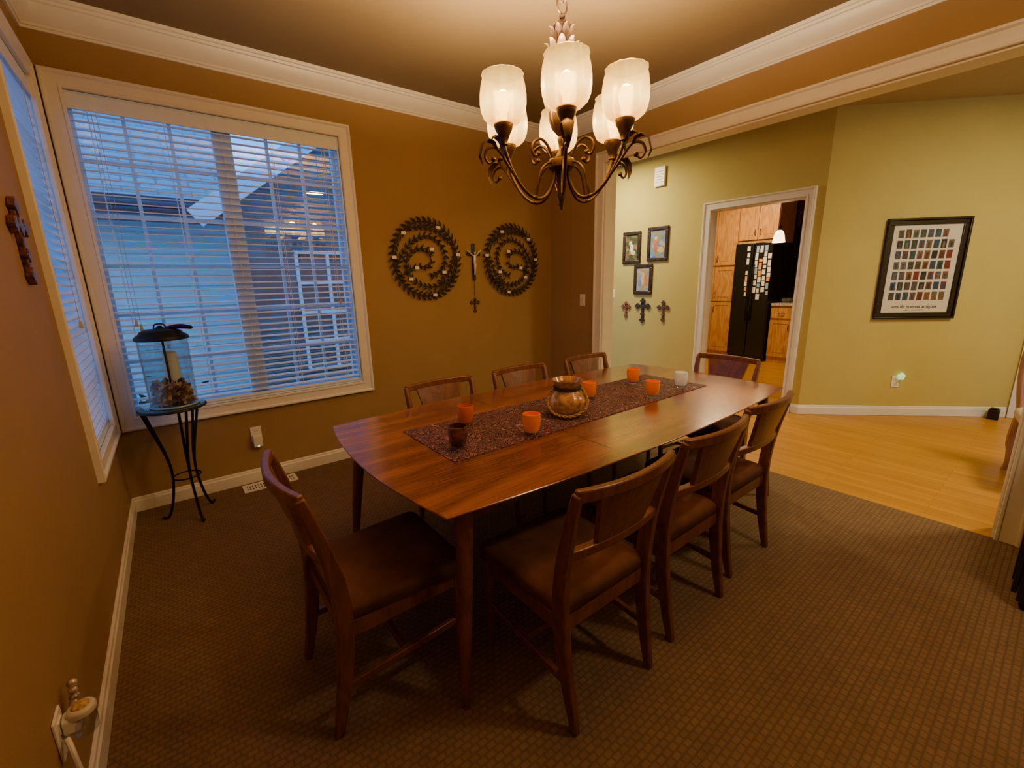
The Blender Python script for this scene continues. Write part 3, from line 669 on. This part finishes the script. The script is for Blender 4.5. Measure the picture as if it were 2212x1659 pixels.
bm=B(); box(bm,-.18,.18,-.07,-.045,.001,.008); box(bm,-.18,.18,.045,.07,.001,.008); box(bm,-.18,-.155,-.045,.045,.001,.008); box(bm,.155,.18,-.045,.045,.001,.008)
for i in range(17):
    x=-.145+i*.0181; box(bm,x-.0045,x+.0045,-.045,.045,.002,.007)
box(bm,-.155,.155,-.005,.005,.002,.0075)
mk('grille',bm,M_PLAST,parent=r,smooth=False)
bm=B(); box(bm,-.17,.17,-.06,.06,.0005,.0015); mk('duct_shade_sheet',bm,M_BLACK,parent=r,smooth=False)  # flat black sheet painted in for the shade under the slots
r=root('door_chime',(XD,-.16,2.585),'white rectangular door chime box high on the green wall','door chime')
bm=B(); box(bm,-.034,-.0005,-.075,.075,0,.23); mk('chime_cover',bm,M_PLAST,parent=r,bevel=.006)
bm=B()
for q in range(5): box(bm,-.0365,-.034,-.05,.05,.05+q*.03,.055+q*.03)
mk('sound_slots',bm,plain('slot_grey',(.35,.33,.28),.6),parent=r,smooth=False)
bm=B(); lathe(bm,[(.07,0),(.07,-.02),(.06,-.035),(.03,-.038),(.01,-.038)],28); mk('smoke_detector',bm,M_PLAST,label='round white smoke detector on the hall ceiling',cat='smoke detector',M=Matrix.Translation((5.15,-2.95,CH)),loc=(5.15,-2.95,CH))

# ---------------------------------------------------------------- hall pictures
M_FR=plain('ornate_dark_frame',(.05,.028,.015),.4,.3,var=.7,vs=60,bump=.6,bs=80)
def art(name,cols,sc):
    m,n,l,b_=nt(name); tc=n.new('ShaderNodeTexCoord'); v=n.new('ShaderNodeTexVoronoi'); v.inputs['Scale'].default_value=sc
    l.new(tc.outputs['Object'],v.inputs['Vector']); r=n.new('ShaderNodeValToRGB'); r.color_ramp.interpolation='CONSTANT'
    e=r.color_ramp.elements; e[0].color=tuple(cols[0])+(1,); e[1].position=1/len(cols); e[1].color=tuple(cols[1])+(1,)
    for i in range(2,len(cols)): k=e.new(i/len(cols)); k.color=tuple(cols[i])+(1,)
    l.new(v.outputs['Color'],r.inputs['Fac']); l.new(r.outputs['Color'],b_.inputs['Base Color']); b_.inputs['Roughness'].default_value=.3; return m
def hpic(y,z,w,h,label,cols,blobs):
    r=root('picture_frame',(XD,y,z),label,'picture',0,'small framed pictures on the green wall')
    g=lambda a,d,zz:(-d,a,zz)
    bm=B(); t=.045
    box(bm,-w/2,w/2,.001,.025,h/2-t,h/2,g); box(bm,-w/2,w/2,.001,.025,-h/2,-h/2+t,g); box(bm,-w/2,-w/2+t,.001,.025,-h/2+t,h/2-t,g); box(bm,w/2-t,w/2,.001,.025,-h/2+t,h/2-t,g)
    mk('frame',bm,M_FR,parent=r,bevel=.008)
    bm=B(); box(bm,-w/2+t,w/2-t,.001,.012,-h/2+t,h/2-t,g); mk('print',bm,art('print_art',cols,26),parent=r,smooth=False)
    for (a,zz,ra,rz,col) in blobs:
        bm=B(); sphere(bm,g(a,.012,zz),1,(.003,ra,rz),14); mk('painted_figure',bm,plain('paint',col,.5,var=.4,vs=60),parent=r)
hpic(.24,1.87,.29,.42,'small dark ornate framed picture of white flowers',[(.10,.07,.03),(.2,.13,.05),(.06,.09,.03),(.3,.2,.08)],[(0,-.01,.03,.06,(.75,.72,.6)),(.02,.06,.025,.025,(.8,.6,.45)),(-.03,-.07,.04,.03,(.7,.65,.3))])
hpic(-.17,1.89,.31,.43,'small dark ornate framed picture with blue sky and figure',[(.1,.2,.4),(.15,.3,.5),(.3,.25,.12),(.4,.4,.35)],[(.03,-.02,.03,.08,(.5,.15,.08)),(-.05,-.08,.04,.04,(.7,.5,.15)),(.03,.07,.02,.02,(.8,.6,.4))])
hpic(.035,1.445,.29,.40,'small dark ornate framed picture of robed figures',[(.15,.25,.45),(.3,.4,.5),(.5,.3,.1),(.4,.35,.2)],[(-.05,-.01,.025,.08,(.6,.2,.08)),(.0,0,.025,.09,(.7,.45,.15)),(.05,-.02,.025,.08,(.2,.25,.5))])
for y,h,w,t,lab,mm in ((.30,.17,.10,.015,'small reddish wooden cross on the green wall',plain('red_wood',(.24,.08,.04),.5,var=.4,vs=40)),(.02,.26,.17,.020,'dark flared metal cross on the green wall',plain('dark_brown_metal',(.06,.04,.025),.45,.3,var=.5,vs=40)),(-.30,.22,.13,.015,'dark ornate bronze cross on the green wall',plain('bronze_cross_metal',(.13,.08,.045),.45,.4,var=.5,vs=40))):
    bm=B(); ornate_cross(bm,h,w,t,.015,lambda a,d,z:(-d,a,z)); mk('wall_cross',bm,mm,label=lab,cat='wall cross',smooth=False,M=Matrix.Translation((XD-.001,y,1.04)),loc=(XD,y,1.04))
a0=(5.97-XD)/s2; a1=a0+.72; am=(a0+a1)/2; zc=1.48
po=Vector(ang(am,0,zc)); r=root('framed_poster',po,'large black framed poster with grid of small doorway photos','poster')
g=lambda a,d,z:tuple(Vector(ang(am+a,d,zc+z))-po)
hw,hh,t=.36,.475,.062
bm=B(); 
for (d,q0,q1) in ((.022,0.0205,t),(.034,.0,.02)):
    box(bm,-hw+q0,hw-q0,.001,d,hh-q1,hh-q0,g); box(bm,-hw+q0,hw-q0,.001,d,-hh+q0,-hh+q1,g); box(bm,-hw+q0,-hw+q1,.001,d,-hh+q1,hh-q1,g); box(bm,hw-q1,hw-q0,.001,d,-hh+q1,hh-q1,g)
mk('frame',bm,plain('black_brown_frame',(.015,.008,.006),.3),parent=r,bevel=.004)
bm=B(); box(bm,-hw+t,hw-t,.001,.010,-hh+t,hh-t,g); mk('poster_paper',bm,plain('poster_paper',(.66,.62,.52),.5,var=.02),parent=r,smooth=False)
cols=[(.16,.02,.015),(.02,.05,.14),(.05,.03,.015),(.20,.07,.02),(.02,.06,.06),(.13,.10,.07),(.012,.012,.015),(.10,.05,.03),(.04,.07,.14)]
mats=[plain('door_photo',q,.5,var=.5,vs=90) for q in cols]
bm=B(); nr,nc=7,8; pw=.55; x0=-pw/2+.02; dx=(pw-.04)/nc; zt=hh-t-.03; dzr=.098
for i in range(nr):
    for k in range(nc):
        if (i==0 and k==7): continue
        x=x0+dx*(k+.5); z=zt-dzr*(i+.5); n0=len(bm.faces); w_=dx*.38; h_=dzr*random.uniform(.36,.42)
        box(bm,x-w_,x+w_,.010,.0108,z-h_,z+h_,g); bm.faces.ensure_lookup_table(); mi=random.randrange(9)
        for fc in bm.faces[n0:]: fc.material_index=mi
        n0=len(bm.faces); box(bm,x-w_*.45,x+w_*.45,.0108,.0112,z-h_*.9,z+h_*.5,g); bm.faces.ensure_lookup_table(); mi=random.randrange(9)
        for fc in bm.faces[n0:]: fc.material_index=mi
mk('door_photos',bm,mats,parent=r,smooth=False)
def text(s,size,a,z,parent,mat):
    cu=bpy.data.curves.new('t','FONT'); cu.body=s; cu.size=size; cu.align_x='CENTER'; cu.extrude=.0003
    ob=bpy.data.objects.new('t',cu); COL.objects.link(ob); bpy.context.view_layer.update()
    me=bpy.data.meshes.new_from_object(ob.evaluated_get(bpy.context.evaluated_depsgraph_get())); bpy.data.objects.remove(ob)
    me.transform(Matrix(((s2,0,-s2,0),(-s2,0,-s2,0),(0,1,0,0),(0,0,0,1))))
    p=Vector(g(a,.0115,z)); me.transform(Matrix.Translation(p)); me.materials.append(mat)
    o=bpy.data.objects.new('lettering',me); o.parent=parent; COL.objects.link(o)
text('arts de puertas antiguas',.042,0,-hh+t+.045,r,M_BLACK); text('MADRID  -  ARTE DE PUERTAS',.013,0,-hh+t+.02,r,M_BLACK)

# ---------------------------------------------------------------- kitchen
def panel_door(bm,a0,a1,z0,z1,f,arch=False):
    box(bm,a0,a1,0,.02,z0,z1,f); m_=.055
    box(bm,a0,a0+m_,.02,.026,z0,z1,f); box(bm,a1-m_,a1,.02,.026,z0,z1,f); box(bm,a0+m_,a1-m_,.02,.026,z0,z0+m_,f); box(bm,a0+m_,a1-m_,.02,.026,z1-m_,z1,f)
    if arch:
        pts=[(a0+m_,z1-m_)]+[(a0+m_+(a1-a0-2*m_)*i/8, z1-m_-.05*(1-math.sin(math.pi*i/8))) for i in range(9)]+[(a1-m_,z1-m_)]
        prism(bm,pts,.019,.0255,lambda x,y,z:f(x,z,y))
    box(bm,a0+m_+.02,a1-m_-.02,.02,.025,z0+m_+.02,z1-m_-(.07 if arch else .02),f)
KX=8.5
def cab(name,y0,y1,z0,z1,doors,label,kx=KX,depth=.62,drawers=()):
    o=Vector((kx,(y0+y1)/2,z0)); r=root(name,o,label,'cabinet')
    g=lambda a,d,z:(kx-d-o.x,a-o.y,z-o.z)
    bm=B(); box(bm,y0,y1,-depth,0,z0,z1,g); mk('body',bm,M_MAPLE,parent=r,smooth=False)
    for (a0,a1,b0,b1,arch,hs) in doors:
        bm=B(); panel_door(bm,a0+.004,a1-.004,b0,b1,g,arch); d=mk('door',bm,M_MAPLE,parent=r,smooth=False)
        bm=B(); ha=a0+.04 if hs<0 else a1-.04; hz=b0+.12 if (b0+b1)/2>1.2 else b1-.12
        tube(bm,bez([g(ha,.026,hz-.05),g(ha,.05,hz-.03),g(ha,.05,hz+.03),g(ha,.026,hz+.05)],4),.005,6); mk('handle',bm,M_BRONZE,parent=d)
    for (a0,a1,b0,b1) in drawers:
        bm=B(); box(bm,a0+.004,a1-.004,0,.022,b0,b1,g); d=mk('drawer',bm,M_MAPLE,parent=r,bevel=.004)
        bm=B(); hm=(a0+a1)/2; hz=(b0+b1)/2; tube(bm,bez([g(hm-.05,.022,hz),g(hm-.03,.045,hz),g(hm+.03,.045,hz),g(hm+.05,.022,hz)],4),.005,6); mk('handle',bm,M_BRONZE,parent=d)
    return r
cab('kitchen_cabinet',.20,.95,0,2.75,[(.20,.575,.1,1.0,False,1),(.575,.95,.1,1.0,False,-1),(.20,.575,1.02,1.62,False,1),(.575,.95,1.02,1.62,False,-1),(.20,.575,1.66,2.65,True,1),(.575,.95,1.66,2.65,True,-1)],'tall honey maple pantry cabinet beside the refrigerator')
cab('kitchen_cabinet',-.44,.19,2.003,2.75,[(-.44,-.125,2.06,2.68,True,1),(-.125,.19,2.06,2.68,True,-1)],'honey maple upper cabinet with arched doors over the refrigerator')
cab('kitchen_cabinet',-.80,-.46,0,.955,[(-.80,-.46,.1,.72,False,-1)],'honey maple base cabinet with drawer under the counter',drawers=[(-.80,-.46,.75,.93)])
r=root('refrigerator',(KX,-.125,0),'black side-by-side refrigerator covered with magnets and notes','refrigerator')
g=lambda a,d,z:(-d,a+.125,z)
bm=B(); box(bm,-.43,.18,-.62,.06,.0,2.0,g); mk('body',bm,M_BLACK,parent=r,bevel=.01)
bm=B(); box(bm,-.43,-.135,.065,.12,.08,2.0,g); d1=mk('door',bm,M_BLACK,parent=r,bevel=.012)
bm=B(); box(bm,-.125,.18,.065,.12,.08,2.0,g); d2=mk('door',bm,M_BLACK,parent=r,bevel=.012)
for q,d in ((-.165,d1),(-.095,d2)):
    bm=B(); tube(bm,[g(q,.12,.7),g(q,.165,.74),g(q,.165,1.6),g(q,.12,1.64)],.012,8); mk('handle',bm,M_BLACK,parent=d)
for yy in (-.395,-.325,-.255,-.19,-.05):
    z=1.95
    while z>1.15:
        w_=random.uniform(.04,.058); h_=random.uniform(.05,.11)
        if random.random()<.82:
            y=yy+random.uniform(-.006,.006); bm=B(); box(bm,-.002,0,-w_/2,w_/2,-h_/2,h_/2)
            cc=random.choice([(.8,.8,.78),(.75,.75,.7),(.7,.7,.75),(.8,.8,.78),(.8,.35,.05),(.25,.4,.6)])
            mk('paper_note',bm,plain('note_paper',cc,.5),label='small paper note magneted to the refrigerator door',cat='note',group='notes on the refrigerator',smooth=False,M=Matrix.Translation((KX-.1205,y,z-h_/2)),loc=(KX-.1205,y,z-h_/2))
        z-=h_+random.uniform(.01,.03)
bm=B(); box(bm,KX-.04,KX+.62,-1.5,-.46,.957,1.0); mk('countertop',bm,plain('speckled_granite',(.5,.42,.32),.25,var=.7,vs=70),label='speckled granite kitchen counter slab on the maple cabinet',cat='countertop',bevel=.006,loc=(KX,-1,.957))
r=root('dishwasher',(KX,-1.12,0),'black dishwasher under the counter','dishwasher')
bm=B(); box(bm,0,.6,-.3,.31,.0,.95); mk('body',bm,M_BLACK,parent=r)
bm=B(); box(bm,-.03,-.001,-.3,.31,.1,.8); d=mk('door',bm,M_BLACK,parent=r,bevel=.008)
bm=B(); tube(bm,[(-.03,-.22,.74),(-.07,-.22,.74),(-.07,.22,.74),(-.03,.22,.74)],.01,8); mk('handle',bm,M_BLACK,parent=d)
bm=B(); lathe(bm,[(.06,0),(.12,.01),(.17,.06),(.18,.09),(.175,.09),(.16,.06),(.11,.015)],28); mk('glass_bowl',bm,M_CLEAR,label='clear glass bowl on the granite counter',cat='bowl',M=Matrix.Translation((KX+.2,-.68,1.0005)),loc=(KX+.2,-.68,1.0005))
r=root('curtain',(9.42,-.75,.9),'dark brown pleated curtain with valance at the kitchen window','curtain')
def pleat(bm,y0,y1,z0,z1,amp,nf):
    n=120; A=[];Bv=[]
    for i in range(n+1):
        y=y0+(y1-y0)*i/n; x=amp*math.sin(nf*2*math.pi*i/n); A.append(bm.verts.new((x,y,z0))); Bv.append(bm.verts.new((x*.7,y,z1)))
    for i in range(n): bm.faces.new((A[i],A[i+1],Bv[i+1],Bv[i]))
M_CUR=plain('dark_curtain',(.04,.02,.015),.85,var=.2)
bm=B(); pleat(bm,-.9,.75,0,1.6,.03,16); mk('panel',bm,M_CUR,parent=r)
bm=B(); pleat(bm,-.95,.8,1.4,1.85,.05,9); mk('valance',bm,plain('valance_cloth',(.14,.045,.02),.85),parent=r)
r=root('pendant_lamp',(7.05,-1.03,CH),'small pendant lamp with glowing glass shade in the kitchen','pendant lamp')
bm=B(); lathe(bm,[(.05,-.001),(.05,-.015),(.008,-.03)],20); tube(bm,[(0,0,-.02),(0,0,-.90)],.004,6); lathe(bm,[(.01,-.84),(.02,-.87),(.025,-.91),(.02,-.92)],16); mk('stem',bm,M_BRONZE,parent=r)
bm=B(); lathe(bm,[(.022,-.91),(.045,-.93),(.06,-.97),(.07,-1.03),(.078,-1.07),(.075,-1.07),(.06,-.99),(.03,-.93)],28,cap0=False,cap1=False); mk('lamp_shade',bm,plain('pendant_glow',(1,.8,.5),.3,emis=(1,.7,.35),es=7),parent=r)

# ---------------------------------------------------------------- right foreground cabinet + hall chair + door stop
r=root('black_cabinet',(3.42,-3.98,0),'black painted low cabinet standing against the tan wall','cabinet')
M_BC=plain('black_cabinet_paint',(.012,.011,.012),.4)
bm=B(); box(bm,-.30,.36,-.30,.26,.04,.80); box(bm,-.32,.38,-.32,.28,.801,.83); mk('body',bm,M_BC,parent=r,bevel=.004)
for s_ in (0,1):
    bm=B(); box(bm,-.29+s_*.33,.02+s_*.33,.262,.28,.07,.78); box(bm,-.25+s_*.33,-.02+s_*.33,.28,.286,.11,.74); d=mk('door',bm,M_BC,parent=r,bevel=.003)
    bm=B(); sphere(bm,(-.005+s_*.07,.292,.45),.012); mk('knob',bm,M_BRONZE,parent=d)
for a in (-.27,.33):
    for q in (-.27,.23):
        bm=B(); lathe(bm,[(.016,0),(.022,.02),(.018,.04)],12,(a,q,0)); mk('foot',bm,M_BLACK,parent=r)
r=root('upholstered_chair',(4.95,-3.80,0),'beige upholstered chair with curved carved wood frame','chair',math.radians(100))
M_BW=wood('light_carved_wood',(.25,.12,.05),(.35,.18,.08),(.42,.24,.12),(5,5,1),.4,.2,3)
bm=B(); pp=bez([(-.22,-.24,.45),(-.25,-.26,.7),(-.24,-.29,.92),(-.14,-.31,1.02),(0,-.32,1.06),(.14,-.31,1.02),(.24,-.29,.92),(.25,-.26,.7),(.22,-.24,.45)],6); tube(bm,pp,.02,10); mk('back_frame',bm,M_BW,parent=r)
bm=B(); pts=[(p.x*.93,p.z) for p in pp]; prism(bm,pts,.25,.30,lambda x,y,z:(x,-z-.02*(y-.45)/.6+.0,y)); mk('backrest',bm,plain('beige_fabric',(.55,.46,.33),.9),parent=r)
bm=B(); box(bm,-.25,.25,-.25,.25,.40,.49); mk('seat',bm,plain('beige_fabric',(.55,.46,.33),.9),parent=r,bevel=.03)
for a in (-.22,.22):
    for q in (-.22,.22):
        bm=B(); tube(bm,bez([(a,q,.42),(a*1.05,q*1.05,.25),(a,q,.08),(a*1.05,q*1.05,0)],4),[.026]*6+[.02]*7,8); mk('leg',bm,M_BW,parent=r)
bm=B(); box(bm,-.04,.04,-.04,.04,0,.10); box(bm,-.03,.03,-.03,.03,.10,.115); mk('door_stop',bm,M_BLACK,label='small black box on the wood floor at the baseboard',cat='door stop',bevel=.006,M=Matrix.Translation((6.76,-3.33,0)),loc=(6.76,-3.33,0))

# ---------------------------------------------------------------- outside
b=B(); box(b,-14,W,.16,18,-.7,-.6); box(b,-14,-.2,-8,.16,-.7,-.6); struct('ground',b,plain('dusk_ground',(.14,.16,.14),.9,var=.4,vs=2),'dark garden ground outside the windows')
h=root('neighbor_house',(0,4,-.6),'pale sided neighboring house with shingled roof at dusk','house')
M_SID=plain('pale_siding',(.55,.70,.68),.7,var=.03)
bm=B()
for i in range(22):
    z=i*.14; 
    vs=[bm.verts.new(p) for p in ((-8,-.02,z),(1.25,-.02,z),(1.25,0,z+.14),(-8,0,z+.14),(-8,.1,z),(1.25,.1,z),(1.25,.1,z+.14),(-8,.1,z+.14))]
    for q in ((0,1,2,3),(1,5,6,2),(0,4,5,1),(4,0,3,7),(3,2,6,7)): bm.faces.new([vs[k] for k in q])
mk('siding_wall',bm,M_SID,parent=h,smooth=False)
bm=B(); vs=[bm.verts.new(p) for p in ((-8,-.5,3.12),(1.5,-.5,3.12),(1.5,5,6.2),(-8,5,6.2))]; bm.faces.new(vs); bmesh.ops.solidify(bm,geom=bm.faces[:],thickness=.08)
mk('roof',bm,brickmat('grey_shingles',(.50,.56,.62),(.44,.50,.56),(.30,.33,.37),.35,.16,.012,.8,bump=.3),parent=h,smooth=False)
bm=B(); box(bm,-8,1.5,-.54,-.5,2.86,3.16); box(bm,-8,1.5,-.62,-.54,3.03,3.13); mk('gutter',bm,plain('eave_shade_gutter',(.03,.035,.05),.5),parent=h,smooth=False)  # fascia and gutter coloured dark to stand in for the eave shadow
g2=root('garage_wing',(3,2.9,-.6),'dark gabled wing with white rake boards and grid window','house')
bm=B(); prism(bm,[(-1.75,0),(3,0),(3,4.2),(.9,5.1),(-1.75,3.1)],0,.1,lambda x,y,z:(x,z,y)); mk('gable_wall',bm,plain('dusky_grey_siding',(.10,.12,.13),.8,var=.3,vs=3),parent=g2,smooth=False)
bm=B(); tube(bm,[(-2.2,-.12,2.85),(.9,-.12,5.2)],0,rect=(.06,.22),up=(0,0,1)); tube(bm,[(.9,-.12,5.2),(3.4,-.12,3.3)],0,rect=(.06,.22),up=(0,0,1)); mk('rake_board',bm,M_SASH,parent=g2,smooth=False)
bm=B(); 
for x in (-1.15,-.75,-.35,.05): box(bm,x-.02,x+.02,-.04,0,.9,2.5)
for z in (.9,1.3,1.7,2.1,2.5): box(bm,-1.17,.07,-.045,0,z-.02,z+.02)
mk('window_grid',bm,M_SASH,parent=g2,smooth=False)
bm=B(); box(bm,-1.2,1.2,-.35,-.05,0,.85); mk('brick_planter',bm,brickmat('brick_planter',(.30,.10,.06),(.22,.08,.05),(.2,.2,.2),.2,.07,.01,.9),parent=g2,smooth=False)
f_=root('hedge',(-.6,2.4,-.6),'dark leafy shrub outside the window','shrub')
bm=B()
for i in range(700):
    p=Vector((random.gauss(0,.45),random.gauss(0,.2),abs(random.gauss(.55,.3))))
    leafv(bm,p,Vector((random.uniform(-1,1),random.uniform(-1,1),random.uniform(-.3,1))),.12,.035,Vector((random.uniform(-1,1),random.uniform(-1,1),1)).normalized())
for i in range(6): tube(bm,[(0,0,0),(random.uniform(-.4,.4),random.uniform(-.2,.2),.9)],.012,6)
mk('foliage',bm,plain('dark_leaves',(.03,.05,.03),.7,var=.4),parent=f_,smooth=False)

# ---------------------------------------------------------------- lights
w=bpy.data.worlds.new('World'); S.world=w; w.use_nodes=True
bg=w.node_tree.nodes['Background']; bg.inputs[0].default_value=(.13,.43,1,1); bg.inputs[1].default_value=3.0
def area(name,loc,size,e,col,rot=(0,0,0)):
    L=bpy.data.lights.new(name,'AREA'); L.energy=e; L.size=size; L.color=col; o=bpy.data.objects.new(name,L); COL.objects.link(o); o.location=loc; o.rotation_euler=rot; return o
area('hall_light',(4.75,.35,2.93),.35,66,(1,.80,.42))
area('hall_light',(5.2,-4.4,2.93),.5,74,(1,.79,.42))
area('kitchen_light',(7.4,-.2,2.93),.6,75,(1,.70,.38))
area('dining_fill_light',(2.6,-4.1,2.94),.25,22,(1,.74,.42))  # added fill lamp behind the camera, softens the chandelier shadows

# ---------------------------------------------------------------- camera
cx,cy,yaw,pitch,roll,f=.3937,-3.6773,.9135,.2301,-.0228,940.9
F=Vector((math.cos(yaw)*math.cos(pitch),math.sin(yaw)*math.cos(pitch),-math.sin(pitch)))
R=Vector((math.sin(yaw),-math.cos(yaw),0)); U=R.cross(F)
R2=R*math.cos(roll)+U*math.sin(roll); U2=R2.cross(F)
cd=bpy.data.cameras.new('Camera'); co=bpy.data.objects.new('Camera',cd); COL.objects.link(co)
Mx=Matrix.Identity(4)
for i in range(3): Mx[i][0]=R2[i]; Mx[i][1]=U2[i]; Mx[i][2]=-F[i]
Mx[0][3],Mx[1][3],Mx[2][3]=cx,cy,1.45
co.matrix_world=Mx; cd.sensor_width=36; cd.lens=f/2212*36; cd.clip_start=.02
S.camera=co
